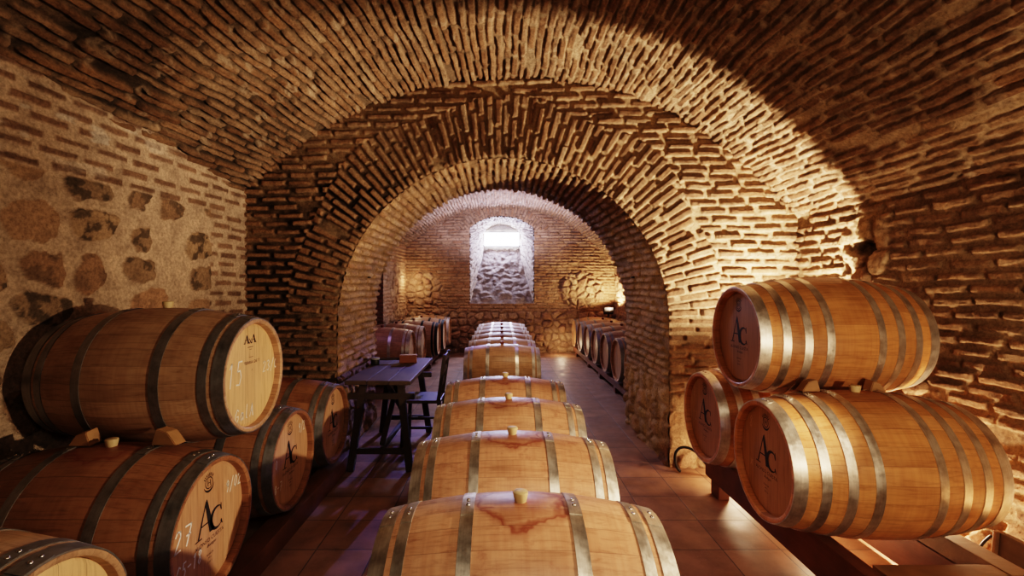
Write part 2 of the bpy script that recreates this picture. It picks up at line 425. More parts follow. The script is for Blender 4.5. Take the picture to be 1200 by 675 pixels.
# right wall, near room: rough brick with rubble patches
A, Z = wall_grid(-1.25, 4.0, -.02, 2.5, .009, .0068)
P = np.stack([2.43 + 0 * A, A, Z], -1)
hb, mb, rb = bricks(A, Z, .245, .066, .024, 400, warp=.02, edge=.007, depth=.018, miss=.04)
hs, ms, rs = rubble(A, Z, .2, 410, gap=.1, edge=.14, depth=.06)
d = np.hypot((A - 3.08) / .23, (Z - 1.72) / .26) + .5 * fbm(A * 5, Z * 5, 401, 3)
zone = 1 - sm(.9, 1.0, d)
d2 = np.hypot((A - 2.95) / .35, (Z - .95) / .4) + .6 * fbm(A * 4, Z * 4, 402, 3); zone = np.maximum(zone, 1 - sm(.9, 1.0, d2))
zone = np.maximum(zone, 1 - sm(.33, .4, Z + .15 * fbm(A * 2, Z * 2, 403, 2)))
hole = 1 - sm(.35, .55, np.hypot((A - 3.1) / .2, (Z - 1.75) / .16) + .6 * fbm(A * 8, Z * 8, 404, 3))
dirt = fbm(A * 3, Z * 3, 405, 4)
cb = pal(rb, BR) * (1.0 + .5 * dirt[..., None]); cm = np.array((.40, .28, .175)) * (.95 + .5 * dirt[..., None])
c = mixc(mixc(cm, cb, mb * .8), mixc(np.broadcast_to(MORT, cb.shape), pal(rs, STN), ms), zone)
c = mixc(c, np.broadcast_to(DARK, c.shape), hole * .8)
h = hb * (1 - zone) + hs * zone - .07 * hole + .03 * fbm(A * 1.6, Z * 2, 406, 3) + .007 * fbm(A * 20, Z * 20, 407, 3)
grid_obj('wall_right', P, h, c, np.array((-1., 0, 0)))
# wall behind the camera
A, Z = wall_grid(-2.7, 2.7, -.02, 3.4, .03, .02)
P = np.stack([A, -1.2 + 0 * A, Z], -1)
hb, mb, rb = bricks(A, Z, .25, .07, .02, 450)
grid_obj('wall_rear', P, hb, mixc(np.broadcast_to(MORT, P.shape), pal(rb, BR), mb), np.array((0, 1., 0)))

# cross arch: opening
RA, HS, XC = 1.395, 1.18, .0
def open_sd(X, Z):
    """signed distance-like, <0 inside the opening"""
    up = np.hypot(X - XC, Z - HS) - RA
    lo = np.abs(X - XC) - RA
    return np.where(Z > HS, up, lo)
def arch_face(name, yf, du, dz, seed, nrm, detail):
    A, Z = wall_grid(-2.75, 2.75, -.02, 3.32, du, dz)
    sd = open_sd(A, Z)
    ang = np.arctan2(Z - HS, A - XC); rad = np.hypot(A - XC, Z - HS)
    hb, mb, rb = bricks(A, Z, .235, .069, .026, seed, warp=.012, edge=.007, depth=.024, miss=.02, rough=.7)
    ringw = .50 + .05 * np.sin(ang * 9) + .06 * fbm(ang * 3, ang * 0, seed + 4, 2) - .10 * sm(.9, 1.5, np.abs(ang - PI / 2))
    s = ang * (RA + .25)
    hr, mr, rr = bricks(rad + 0 * s, s, .26, .066, .017, seed + 20, warp=.006, edge=.007, depth=.020, miss=.01, rough=.55)
    zone = sm(.0, .012, ringw - sd) * (ang > .05) * (ang < PI - .05)
    zone = zone * sm(.98, 1.03, Z - .1 * np.abs(A))
    h = hr * zone + hb * (1 - zone); m = mr * zone + mb * (1 - zone); r = rr * zone + rb * (1 - zone)
    hs, ms, rs = rubble(A, Z, .2, seed + 40, gap=.02, edge=.35, depth=.06)
    low = 1 - sm(.62, .72, Z + .25 * fbm(A * 2, Z * 2, seed + 5, 2))
    dirt = fbm(A * 3, Z * 3, seed + 6, 4)
    leftw = sm(-.2, -1.3, A) * sm(2.75, 2.3, Z)          # sooty joints on the left pier
    cm = mixc(np.array((.42, .29, .18)) * (1 + .5 * dirt[..., None]), np.broadcast_to(np.array((.055, .034, .024)), P0(A)), leftw * sm(-.15, .12, dirt + .06))
    cb = pal(r, BR if detail else BRK) * (.95 + .5 * dirt[..., None])
    cb = cb * (1 - .3 * sm(.3, 1.2, A)[..., None]); cb = mixc(cb, np.broadcast_to(np.array((.40, .23, .13)), cb.shape), leftw * .6)
    c = mixc(mixc(cm, cb, m), mixc(np.broadcast_to(MORT, cb.shape), pal(rs, STN), ms), low)
    h = h * (1 - low) + hs * low + .022 * fbm(A * 2, Z * 2, seed + 7, 3) + .006 * fbm(A * 20, Z * 20, seed + 8, 3) + leftw * m * .008
    n, mm = A.shape
    out = sd > 0
    top = Z < np.interp(A, *vault_line) + .12
    keepv = out & top
    keep = (out[:-1, :-1] | out[1:, :-1] | out[1:, 1:] | out[:-1, 1:]) & (top[:-1, :-1])
    # snap inner vertices to the edge of the opening
    A2 = A.copy(); Z2 = Z.copy(); ins = sd < 0
    upz = ins & (Z > HS); k = RA / np.maximum(rad, .01); A2[upz] = (XC + (A - XC) * k)[upz]; Z2[upz] = (HS + (Z - HS) * k)[upz]
    lz = ins & (Z <= HS); A2[lz] = XC + np.sign(A[lz] - XC) * RA
    h = np.where(sd < .012, h * .4, h)
    P = np.stack([A2, yf(A2), Z2], -1)
    return grid_obj(name, P, h, c, nrm, keep)
def P0(A): return A.shape + (3,)
_q, _ = smooth_profile(prof, .02); vault_line = (_q[:, 0], _q[:, 1])
arch_face('wall_arch', YF, .0078, .0072, 500, np.array((0, -1., 0)), True)
arch_face('wall_arch', lambda x: YB + 0 * x, .03, .03, 540, np.array((0, 1., 0)), False)
# soffit and jambs of the arch
arc = PI * RA; tot = arc + 2 * HS
S, V = np.meshgrid(np.arange(-.01, tot + .02, .0088), np.linspace(0, 1, 110), indexing='ij')
t = np.clip((S - HS) / arc, 0, 1) * PI
X = XC - RA * np.cos(t); Zz = np.where(S < HS, S, np.where(S > HS + arc, tot - S, HS + RA * np.sin(t)))
Yg = YF(X) + V * (YB - YF(X))
P = np.stack([X, Yg, Zz], -1)
hb, mb, rb = bricks(Yg, S, .25, .066, .02, 600, warp=.016, edge=.008, depth=.024, miss=.05)
hs, ms, rs = rubble(Yg, S, .2, 610, gap=.02, edge=.35, depth=.06)
low = 1 - sm(.62, .72, Zz + .25 * fbm(Yg * 2, Zz * 2, 605, 2))
dirt = fbm(Yg * 3, S * 3, 606, 4)
cb = pal(rb, BRK) * (.9 + .5 * dirt[..., None]); cm = np.array((.30, .19, .11)) * (1 + .5 * dirt[..., None])
c = mixc(mixc(cm, cb, mb), mixc(np.broadcast_to(MORT, cb.shape), pal(rs, STN), ms), low)
h = hb * (1 - low) + hs * low + .018 * fbm(Yg * 2, S * 2, 607, 3) + .006 * fbm(Yg * 20, S * 20, 608, 3)
h = h * np.clip(V / .03, .3, 1)
inner = np.stack([-(X - XC), 0 * X, np.where(Zz > HS, HS - Zz, 0)], -1)
grid_obj('wall_arch_soffit', P, h, c, inner)

# rear room side walls
def side_wall(name, xx, y0, y1, seed, nx, stonefrac):
    A, Z = wall_grid(y0, y1, -.02, 2.5, .022, .014)
    P = np.stack([xx + 0 * A, A, Z], -1)
    hb, mb, rb = bricks(A, Z, .25, .07, .022, seed, warp=.015, depth=.022)
    hs, ms, rs = rubble(A, Z, .2, seed + 10, gap=.08, edge=.16, depth=.06)
    zone = sm(.0, .1, fbm(A * 1.3, Z * 1.3, seed + 2, 3) + stonefrac)
    zone = np.maximum(zone, 1 - sm(.85, .95, Z))
    zone = zone * (1 - sm(2.0, 2.1, Z))
    c = mixc(mixc(np.broadcast_to(MORT, P.shape), pal(rb, BRK), mb), mixc(np.broadcast_to(MORT, P.shape), pal(rs, STN), ms), zone)
    h = hb * (1 - zone) + hs * zone + .02 * fbm(A * 2, Z * 2, seed + 3, 3)
    return grid_obj(name, P, h, c, np.array((nx, 0, 0)))
side_wall('wall_left', -2.47, 5.0, 8.25, 700, 1., -.1)
side_wall('wall_left', -2.13, 8.2, 10.4, 720, 1., .15)
side_wall('wall_right', 2.57, 5.0, 10.4, 740, -1., .2)
A, Z = wall_grid(-2.5, -2.09, -.02, 2.5, .012, .012)
hb, mb, rb = bricks(A, Z, .2, .07, .022, 760, depth=.02)
grid_obj('wall_return', np.stack([A, 8.2 + 0 * A, Z], -1), hb, mixc(np.broadcast_to(np.array((.30, .2, .12)), P0(A)), pal(rb, [(.30, .12, .07), (.40, .2, .12), (.25, .09, .06)]), mb), np.array((0, -1., 0)))

# far wall with window niche
NX, NW, NB, NS, NT_ = .02, .73, 1.10, 2.80, 3.07
def niche_outline(n, w_, b, s_, tp, y):
    pts = []
    rise = tp - s_; R = (w_ * w_ + rise * rise) / (2 * rise); cz = tp - R; a0 = math.asin(w_ / R)
    L1 = s_ - b; La = 2 * a0 * R; T = 2 * L1 + La
    for k in range(n):
        s = T * k / (n - 1)
        if s < L1: pts.append((NX - w_, y, b + s))
        elif s > L1 + La: pts.append((NX + w_, y, s_ - (s - L1 - La)))
        else:
            a = -a0 + (s - L1) / R; pts.append((NX + R * math.sin(a), y, cz + R * math.cos(a)))
    return np.array(pts), T
A, Z = wall_grid(-2.75, 2.75, -.02, 3.32, .0135, .0125)
rise = NT_ - NS; Rn = (NW * NW + rise * rise) / (2 * rise); cz = NT_ - Rn
inside = (np.abs(A - NX) < NW) & (Z > NB) & ((Z < NS) | (np.hypot(A - NX, Z - cz) < Rn))
hb, mb, rb = bricks(A, Z, .25, .066, .018, 800, warp=.008, depth=.018)
rad = np.hypot(A - NX, Z - cz); ang = np.arctan2(A - NX, Z - cz)
hr, mr, rr = bricks(rad, ang * Rn, .25, .062, .016, 805, warp=.004, depth=.02)
ring = (rad > Rn) & (rad < Rn + .24) & (Z > NS - .05) & (np.abs(ang) < .95)
hb = np.where(ring, hr, hb); mb = np.where(ring, mr, mb); rb = np.where(ring, rr, rb)
hs, ms, rs = rubble(A, Z, .19, 810, gap=.02, edge=.35, depth=.08)
nz = .35 * fbm(A * 3, Z * 3, 815, 3)
low = 1 - sm(.90, .96, Z + .15 * nz)
pA = 1 - sm(.9, 1., np.hypot((A + 1.72) / .42, (Z - 1.42) / .42) + nz)
pB = 1 - sm(.9, 1., np.hypot((A - 1.8) / .5, (Z - 1.4) / .42) + nz)
zone = np.maximum(np.maximum(low, pA), pB) * (~ring)
dirt = fbm(A * 3, Z * 3, 816, 4)
c = mixc(mixc(MORT * (.8 + .5 * dirt[..., None]), pal(rb, BRK) * (.9 + .5 * dirt[..., None]), mb), mixc(np.broadcast_to(MORT * .85, P0(A)), pal(rs, STN), ms), zone)
h = hb * (1 - zone) + hs * zone + .015 * fbm(A * 2, Z * 2, 817, 3)
keep = ~(inside[:-1, :-1] & inside[1:, :-1] & inside[1:, 1:] & inside[:-1, 1:])
grid_obj('wall_back', np.stack([A, YW + 0 * A, Z], -1), h, c, np.array((0, -1., 0)), keep)
# niche jambs + soffit (splayed)
F_, T = niche_outline(300, NW, NB, NS, NT_, YW + .005); B_, _ = niche_outline(300, .45, 2.38, 2.80, 3.0, YW + .95)
v = np.linspace(0, 1, 70); P = F_[:, None, :] * (1 - v[None, :, None]) + B_[:, None, :] * v[None, :, None]
S, V = np.meshgrid(np.linspace(0, T, 300), v * .95, indexing='ij')
hb, mb, rb = bricks(V, S, .24, .066, .02, 830, warp=.008, depth=.034)
inner = np.stack([NX - P[..., 0], 0 * P[..., 0], 2.2 - P[..., 2]], -1)
grid_obj('wall_niche', P, hb, mixc(np.broadcast_to(np.array((.17, .14, .12)), P.shape), pal(rb, [(.50, .42, .35), (.42, .33, .26), (.56, .48, .4)]), mb), inner)
# sloping sill of lumpy plaster
S, V = np.meshgrid(np.linspace(-1, 1, 130), np.linspace(0, 1, 170), indexing='ij')
P = np.stack([NX + S * (NW * (1 - V) + .45 * V), YW - .01 + .97 * V, NB + (2.40 - NB) * V], -1)
hs, ms, rs = rubble(S * .6, V * 1.6, .22, 840, gap=.05, edge=.6, depth=.035)
h = hs + .09 * fbm(S * 3, V * 8, 841, 4)
grid_obj('window_sill', P, h * np.clip(V * 8, .2, 1), np.broadcast_to(np.array((.27, .22, .19)), P.shape) * (1 + .5 * fbm(S * 4, V * 6, 842, 3)[..., None]), np.array((0, -1., .6)))
S, Z = np.meshgrid(np.linspace(-.5, .52, 60), np.linspace(2.2, 3.1, 60), indexing='ij')
grid_obj('wall_niche_back', np.stack([S, YW + .95 + 0 * S, Z], -1), .01 * fbm(S * 8, Z * 8, 850, 3), np.broadcast_to(np.array((.50, .46, .42)), P0(S)), np.array((0, -1., 0)))
# window
def emit_mat(name, col, st):
    m = bpy.data.materials.new(name); m.use_nodes = True; b = m.node_tree.nodes['Principled BSDF']
    b.inputs['Base Color'].default_value = (.8, .85, .9, 1); b.inputs['Emission Color'].default_value = col + (1,); b.inputs['Emission Strength'].default_value = st
    return m
bm = bmesh.new(); WX0, WX1, WZ0, WZ1, WY = NX - .43, NX + .43, 2.46, 2.80, YW + .90
for (cx, cz_, sx, sz) in ((NX, WZ0, .9, .035), (NX, WZ1, .9, .03), (WX0, 2.63, .03, .37), (WX1, 2.63, .03, .37)):
    add_box(bm, (cx, WY, cz_), (sx, .04, sz), bev=.003)
wf = from_bm('window_1', bm, mat_plain('window_frame_paint', (.5, .5, .52), .5)); wf['kind'] = 'structure'
bm = bmesh.new(); add_box(bm, (NX, WY + .01, 2.63), (.84, .008, .32), bev=0)
pn = from_bm('window_pane', bm, emit_mat('daylit_frosted_glass', (.92, .93, 1.), 30), wf)

# floor
t = NT('terracotta_tiles'); tc = t.new('ShaderNodeTexCoord').outputs['Object']
bt = t.new('ShaderNodeTexBrick', offset=0., squash=1.)
t.link(t.mapping(tc, (1, 1, 1), (.06, .02, 0)), bt.inputs['Vector'])
for k, v_ in (('Scale', 1.), ('Mortar Size', .004), ('Mortar Smooth', .3), ('Bias', 0.), ('Brick Width', .33), ('Row Height', .33)): bt.inputs[k].default_value = v_
bt.inputs['Color1'].default_value = (.24, .125, .075, 1); bt.inputs['Color2'].default_value = (.33, .185, .115, 1); bt.inputs['Mortar'].default_value = (.09, .055, .038, 1)
c = t.mix(1., bt.outputs['Color'], t.ramp(t.noise(tc, 5, 5, .6), [(.3, (.6, .58, .56)), (.65, (1.15, 1.12, 1.1))]), 'MULTIPLY')
c = t.mix(t.ramp(t.noise(tc, 60, 3, .6), [(.62, (0, 0, 0)), (.72, (.4, .4, .4))]), c, (.42, .28, .18))
t.link(c, t.b.inputs['Base Color'])
t.link(t.maprange(t.noise(tc, 7, 4), .3, .7, .38, .62), t.b.inputs['Roughness'])
t.bump(t.math('ADD', t.math('MULTIPLY', bt.outputs['Fac'], -1.), t.math('MULTIPLY', t.noise(tc, 12, 4), .35)), .5, .004)
bm = bmesh.new(); vs = [bm.verts.new(p) for p in ((-2.75, -1.3, 0), (2.75, -1.3, 0), (2.75, 10.45, 0), (-2.75, 10.45, 0))]; bm.faces.new(vs)
fl = from_bm('floor', bm, t.m); fl['kind'] = 'structure'
if fl.data.polygons[0].normal.z < 0: fl.data.flip_normals()

# ------------------------------------------------------------------ writing
def text_polys(s, size, cx, cy, shear=0., width=None):
    """list of (verts2d, faces) for built-in type, centred on cx, cy"""
    cu = bpy.data.curves.new('t', 'FONT'); cu.body = s; cu.size = size; cu.align_x = 'CENTER'; cu.align_y = 'CENTER'; cu.shear = shear; cu.resolution_u = 3
    ob = bpy.data.objects.new('t', cu); C.objects.link(ob)
    dg = bpy.context.evaluated_depsgraph_get(); me = bpy.data.meshes.new_from_object(ob.evaluated_get(dg))
    vs = [(v.co.x, v.co.y) for v in me.vertices]; fs = [tuple(p.vertices) for p in me.polygons]
    bpy.data.objects.remove(ob); bpy.data.curves.remove(cu); bpy.data.meshes.remove(me)
    if width and vs:
        w_ = max(x for x, y in vs) - min(x for x, y in vs); k = width / w_; vs = [(x * k, y) for x, y in vs]
    return [(x + cx, y + cy) for x, y in vs], fs
class Ink:
    def __init__(s): s.v = []; s.f = []
    def add(s, vs, fs):
        o = len(s.v); s.v += vs; s.f += [tuple(i + o for i in f) for f in fs]
    def poly(s, pts): s.add(list(pts), [tuple(range(len(pts)))])
    def stroke(s, pts, w):
        for (x0, y0), (x1, y1) in zip(pts[:-1], pts[1:]):
            dx, dy = x1 - x0, y1 - y0; L = math.hypot(dx, dy) or 1; nx, ny = -dy / L * w / 2, dx / L * w / 2; ex, ey = dx / L * w * .3, dy / L * w * .3
            s.poly([(x0 - ex + nx, y0 - ey + ny), (x0 - ex - nx, y0 - ey - ny), (x1 + ex - nx, y1 + ey - ny), (x1 + ex + nx, y1 + ey + ny)])
    def arc(s, cx, cy, rx, ry, a0, a1, w0, w1, n=24):
        """tapered arc: width goes w0 -> w1 at the middle -> w0"""
        o = []; i_ = []
        for k in range(n + 1):
            t_ = k / n; a = math.radians(a0 + (a1 - a0) * t_); w_ = w0 + (w1 - w0) * math.sin(PI * t_) ** 1.3
            o.append((cx + (rx + w_ / 2) * math.cos(a), cy + (ry + w_ / 2) * math.sin(a))); i_.append((cx + (rx - w_ / 2) * math.cos(a), cy + (ry - w_ / 2) * math.sin(a)))
        s.add(o + i_, [(k, k + 1, n + 2 + k, n + 1 + k) for k in range(n)])
    def text(s, *a, **k): s.add(*text_polys(*a, **k))
    def build(s, name, mat, x, parent=None, lift=0.):
        me = bpy.data.meshes.new(name)
        me.from_pydata([(x + lift, u, v_) for u, v_ in s.v], [], s.f); me.update()
        return link(name, me, mat, parent)
def ink_ac(k=1., ox=0., oy=0.):
    i = Ink(); g = lambda x, y: (ox + x * k, oy + y * k)
    i.poly([g(-.028, .112), g(-.022, .112), g(-.072, -.030), g(-.082, -.030)])            # thin left stroke
    i.poly([g(-.032, .098), g(-.022, .118), g(-.018, .118), g(.032, -.034), g(-.002, -.034)])  # thick right stroke
    i.poly([g(-.100, -.036), g(-.052, -.036), g(-.054, -.031), g(-.096, -.031)])          # foot serif
    i.poly([g(-.062, .018), g(-.064, .012), g(.01, .012), g(.008, .018)])                 # bar
    i.arc(ox + .054 * k, oy + .008 * k, .044 * k, .047 * k, 50, 312, .004 * k, .019 * k)
    i.poly([g(.078, .060), g(.083, .060), g(.086, .026), g(.081, .026)]); i.poly([g(.074, .044), g(.080, .05), g(.083, .03), g(.079, .03)])
    i.poly([g(.076, -.022), g(.084, -.012), g(.094, -.038), g(.088, -.038)])
    return i
def ink_text():
    i = Ink()
    i.text('ALONSO CUESTA', .024, .0, -.064, width=.20)
    return i
def ink_line(s_, size, x, y, **k):
    def f():
        i = Ink(); i.text(s_, size, x, y, **k); return i
    return f
def ink_emblem():
    i = Ink(); cx, cy = -.005, .185
    i.arc(cx, cy, .024, .024, 0, 360, .004, .004, 30)
    i.stroke([(cx - .008, cy - .011), (cx - .008, cy + .011)], .004); i.stroke([(cx + .008, cy - .011), (cx + .008, cy + .011)], .004); i.stroke([(cx - .008, cy), (cx + .008, cy)], .003)
    i.arc(cx, cy, .036, .036, 200, 345, .002, .010)
    for a in range(40, 150, 15):
        a = math.radians(a); i.stroke([(cx + .030 * math.cos(a), cy + .030 * math.sin(a)), (cx + .042 * math.cos(a), cy + .042 * math.sin(a))], .0035)
    return i
GL = {'1': [[(.3, .8), (.55, 1), (.5, 0)]], '2': [[(.1, .8), (.3, 1), (.65, .95), (.7, .7), (.1, 0), (.8, .03)]], '5': [[(.8, 1), (.3, 1), (.22, .6), (.6, .62), (.8, .35), (.6, .02), (.15, .05)]],
      '7': [[(.1, 1), (.85, .97), (.4, 0)], [(.3, .5), (.8, .52)]], '8': [[(.5, .52), (.2, .75), (.45, 1), (.75, .8), (.5, .52), (.2, .2), (.5, 0), (.8, .25), (.5, .52)]],
      '9': [[(.75, .8), (.45, 1), (.2, .75), (.45, .5), (.75, .8), (.7, .4), (.5, 0)]], '0': [[(.5, 1), (.2, .7), (.2, .25), (.5, 0), (.8, .3), (.78, .75), (.5, 1)]],
      '3': [[(.15, .9), (.5, 1), (.75, .78), (.45, .55), (.8, .3), (.5, 0), (.12, .1)]], '/': [[(.8, 1.1), (.15, -.15)]], '-': [[(.15, .5), (.8, .52)]],
      'C': [[(.85, .85), (.5, 1), (.18, .6), (.25, .15), (.6, 0), (.85, .12)]], 'G': [[(.8, .85), (.5, 1), (.15, .6), (.2, .15), (.55, 0), (.8, .2), (.8, .45), (.5, .45)]],
      'a': [[(.75, .55), (.4, .6), (.15, .3), (.35, 0), (.7, .2), (.75, .55), (.8, 0)]], 'l': [[(.4, 1.1), (.35, .1), (.6, 0)]], 'A': [[(.1, 0), (.5, 1), (.85, 0)], [(.25, .4), (.75, .42)]],
      'x': [[(.15, .6), (.8, 0)], [(.8, .6), (.15, 0)]]}
def chalk(i, s, x, y, h, w_=.0055, adv=.62, slant=.12):
    w_ *= 1.25
    for k, ch in enumerate(s):
        for pl_ in GL.get(ch, []):
            i.stroke([(x + (k * adv + px * adv * .85) * h + py * h * slant, y + py * h) for px, py in pl_], w_)

# ------------------------------------------------------------------ barrels
BL, RB, RH = .92, .345, .287
def br(x): return RB - (RB - RH) * (abs(x) / (BL / 2)) ** 1.9
def body_mesh(seg=64):
    bm = bmesh.new(); prof_ = []
    hx = BL / 2
    for k in range(29):
        x = -hx + BL * k / 28; prof_.append((x, br(x)))
    # chime thickness and recess on both ends
    prof_ = [(-hx + .004, RH - .022), (-hx, RH - .016), (-hx, RH - .003)] + prof_[1:-1] + [(hx, RH - .003), (hx, RH - .016), (hx - .004, RH - .022), (hx - .045, RH - .026)]
    prof_.append((0, RH - .04)); prof_.append((-hx + .045, RH - .026))
    revolve(bm, prof_, seg)
    me = bpy.data.meshes.new('barrel_body'); bmesh.ops.recalc_face_normals(bm, faces=bm.faces); bm.to_mesh(me); bm.free()
    for p in me.polygons: p.use_smooth = True
    me.set_sharp_from_angle(angle=math.radians(35))
    return me
def head_mesh(sgn):
    bm = bmesh.new(); x = sgn * (BL / 2 - .030)
    prof_ = [(x, .001), (x, .12), (x, .2), (x, RH - .040), (x - sgn * .006, RH - .024), (x - sgn * .016, RH - .024), (x - sgn * .018, .001)]
    revolve(bm, prof_, 64, closed=False)
    me = bpy.data.meshes.new('barrel_head'); bmesh.ops.recalc_face_normals(bm, faces=bm.faces); bm.to_mesh(me); bm.free()
    return me
def hoop_mesh(xc, wd, seg=96, t_=.0028):
    bm = bmesh.new(); xs = [xc - wd / 2, xc - wd / 4, xc, xc + wd / 4, xc + wd / 2]
    outer = [(x, br(x) + t_) for x in xs]; inner = [(x, br(x) - .002) for x in reversed(xs)]
    revolve(bm, outer + inner, seg)
    # riveted lap: a second layer with a rounded end, at the top
    a0, a1 = -.20, .14
    rows = []
    n = 12
    for k in range(n + 1):
        a = a0 + (a1 - a0) * k / n
        sh = 1. if k < n - 3 else math.sqrt(max(0., 1 - ((k - (n - 3)) / 3.2) ** 2))
        row = []
        for f in (-.5, -.25, 0, .25, .5):
            x = xc + f * wd * .98 * sh
            r = br(x) + t_ + .0026
            row.append(bm.verts.new((x, r * math.sin(a), r * math.cos(a))))
        low = []
        for f in (-.5, .5):
            x = xc + f * wd * .98 * sh; r = br(x) + t_ - .0005
            low.append(bm.verts.new((x, r * math.sin(a), r * math.cos(a))))
        rows.append((row, low))
    for (r0, l0), (r1, l1) in zip(rows[:-1], rows[1:]):
        for k in range(4): bm.faces.new((r0[k], r0[k + 1], r1[k + 1], r1[k]))
        bm.faces.new((l0[0], r0[0], r1[0], l1[0])); bm.faces.new((r0[4], l0[1], l1[1], r1[4]))
    for rr_, ll in (rows[0], rows[-1]): bm.faces.new((ll[0], *rr_, ll[1]))
    me = bpy.data.meshes.new('hoop'); bmesh.ops.recalc_face_normals(bm, faces=bm.faces); bm.to_mesh(me); bm.free()
    for p in me.polygons: p.use_smooth = True
    me.set_sharp_from_angle(angle=math.radians(35))
    return me
def rivet_mesh(xc, a):
    bm = bmesh.new(); r = br(xc) + .0050
    prof_ = [(.0, .0068), (.0025, .0060), (.0042, .0038), (.0048, .0005)]
    revolve(bm, prof_, 12, 'Z', closed=False)
    bmesh.ops.rotate(bm, verts=bm.verts, matrix=Matrix.Rotation(-a, 3, 'X'), cent=(0, 0, 0))
    bmesh.ops.translate(bm, verts=bm.verts, vec=(xc, r * math.sin(a), r * math.cos(a)))
    me = bpy.data.meshes.new('rivet'); bm.to_mesh(me); bm.free()
    for p in me.polygons: p.use_smooth = True
    return me
def bung_mesh():
    bm = bmesh.new()
    revolve(bm, [(RB - .012, .001), (RB - .012, .018), (RB + .006, .0215), (RB + .026, .0255), (RB + .031, .0245), (RB + .033, .020), (RB + .033, .001)], 28, 'Z', closed=False)
    me = bpy.data.meshes.new('bung'); bmesh.ops.recalc_face_normals(bm, faces=bm.faces); bm.to_mesh(me); bm.free()
    for p in me.polygons: p.use_smooth = True
    me.set_sharp_from_angle(angle=math.radians(40))
    return me
HOOP6 = [(-.434, .050), (-.372, .036), (-.175, .042), (.175, .042), (.372, .036), (.434, .050)]
HOOP8 = [(-.433, .054), (-.335, .038), (-.235, .038), (-.130, .038), (.130, .038), (.235, .038), (.335, .038), (.433, .054)]
ME = {'body': body_mesh(), 'head+': head_mesh(1), 'head-': head_mesh(-1), 'bung': bung_mesh()}
ME['h6'] = [hoop_mesh(*h) for h in HOOP6]; ME['h8'] = [hoop_mesh(*h) for h in HOOP8]
ME['r6'] = [[rivet_mesh(h[0], a) for a in (-.055, .045)] for h in HOOP6]; ME['r8'] = [[rivet_mesh(h[0], a) for a in (-.055, .045)] for h in HOOP8]
ink_meshes = {}
def inst(name, me, mat, parent):
    o = bpy.data.objects.new(name, me); C.objects.link(o); o.parent = parent
    if not me.materials: me.materials.append(mat)
    o.material_slots[0].link = 'OBJECT'; o.material_slots[0].material = mat
    return o
def barrel(loc, rz, label, group, oak='oak_row', head='head_tan', steel='steel', hoops='h6', roll=0., bung=True, rivets=True, logo=False, marks=None, scale=1., bungmat='bung', lit=None):
    e = empty('barrel', loc); e.rotation_euler = (roll, 0, rz); e.scale = (1, scale, scale)
    tag(e, label, 'barrel', group)
    inst('staves', ME['body'], M[oak], e)
    inst('head', ME['head+'], M[head], e); inst('head', ME['head-'], M[head], e)
    for k, hm in enumerate(ME[hoops]):
        h_ = inst('hoop', hm, M[steel] if not isinstance(steel, list) else M[steel[k]], e)
        if rivets:
            for rm in ME['r6' if hoops == 'h6' else 'r8'][k]: inst('rivet', rm, M['rivet'], h_)
    if bung: inst('bung', ME['bung'], M[bungmat], e)
    xf = BL / 2 - .030 + .0012
    if logo:
        for key, fn, nm in (('ac', ink_ac, 'printed_monogram'), ('tx', ink_text, 'printed_name'), ('t2', ink_line('Bodegas', .019, .012, -.088, shear=.4), 'printed_script'), ('t3', ink_line('FRANCIA', .013, 0, -.128, width=.05), 'printed_line'),
                            ('t4', ink_line('M+', .013, 0, -.145, width=.022), 'printed_line'), ('t5', ink_line('225 L', .013, 0, -.162, width=.036), 'printed_line'), ('em', ink_emblem, 'printed_emblem')):
            if key not in ink_meshes:
                tmp = fn().build(nm, M['ink'], xf); ink_meshes[key] = tmp.data; bpy.data.objects.remove(tmp)
            o = inst(nm, ink_meshes[key], M['ink'], e)
            if key == 'ac': o['label'] = 'black AC monogram'
    if marks: marks(e, xf)
    return e

LG = 'wine barrels stacked on the rack at the left wall'
def chalks(e, x, items, mat=None):
    for it in items:
        c_ = Ink(); chalk(c_, *it); o = c_.build('chalk_writing', mat or M['chalk'], x, e); o['label'] = 'chalk writing ' + it[0]
def marks15(e, x):
    i = Ink()
    k = .42
    for ox in (-.040, .024):
        g = lambda a, b: (ox + a, .165 + b)
        i.poly([g(0, .04), g(.005, .04), g(-.016, 0), g(-.021, 0)]); i.poly([g(-.003, .038), g(.004, .042), g(.022, 0), g(.010, 0)]); i.poly([g(-.012, .013), g(.012, .013), g(.012, .016), g(-.012, .016)])
        i.poly([g(-.028, -.003), g(-.012, -.003), g(-.012, 0), g(-.028, 0)]); i.poly([g(.006, -.003), g(.028, -.003), g(.028, 0), g(.006, 0)])
    i.stroke([(-.016, .185), (.004, .16)], .004); i.stroke([(.004, .185), (-.016, .16)], .003)
    i.stroke([(-.03, .142), (.02, .142)], .003); i.stroke([(-.015, .13), (.006, .13)], .002)
    i.build('printed_logo', M['ink'], x, e)
    j = Ink(); j.text('TERRA DE T', .022, .01, .062, width=.15); j.build('printed_lettering', M['ink_light'], x, e)
    j = Ink(); j.stroke([(-.02, .09), (.02, .09)], .002); j.build('printed_rule', M['ink_light'], x, e)
    j = Ink(); j.text('F', .016, .01, .02); j.build('printed_letter', M['ink_light'], x, e)
    chalks(e, x, [('15', -.215, -.035, .115, .006), ('23/02', .115, -.01, .055, .004, .75), ('GalA', -.15, -.215, .062, .0045, .72)])
def marks27(e, x):
    chalks(e, x, [('27', -.225, -.01, .08, .006, .7), ('9/02', .115, .085, .052, .0045, .62), ('C5-18', -.215, -.13, .058, .005, .56)])
def marks_b(e, x):
    chalks(e, x, [('9/2', .11, .12, .055, .004, .6), ('0', -.19, .0, .05, .004), ('8-7', -.20, -.14, .05, .004)])
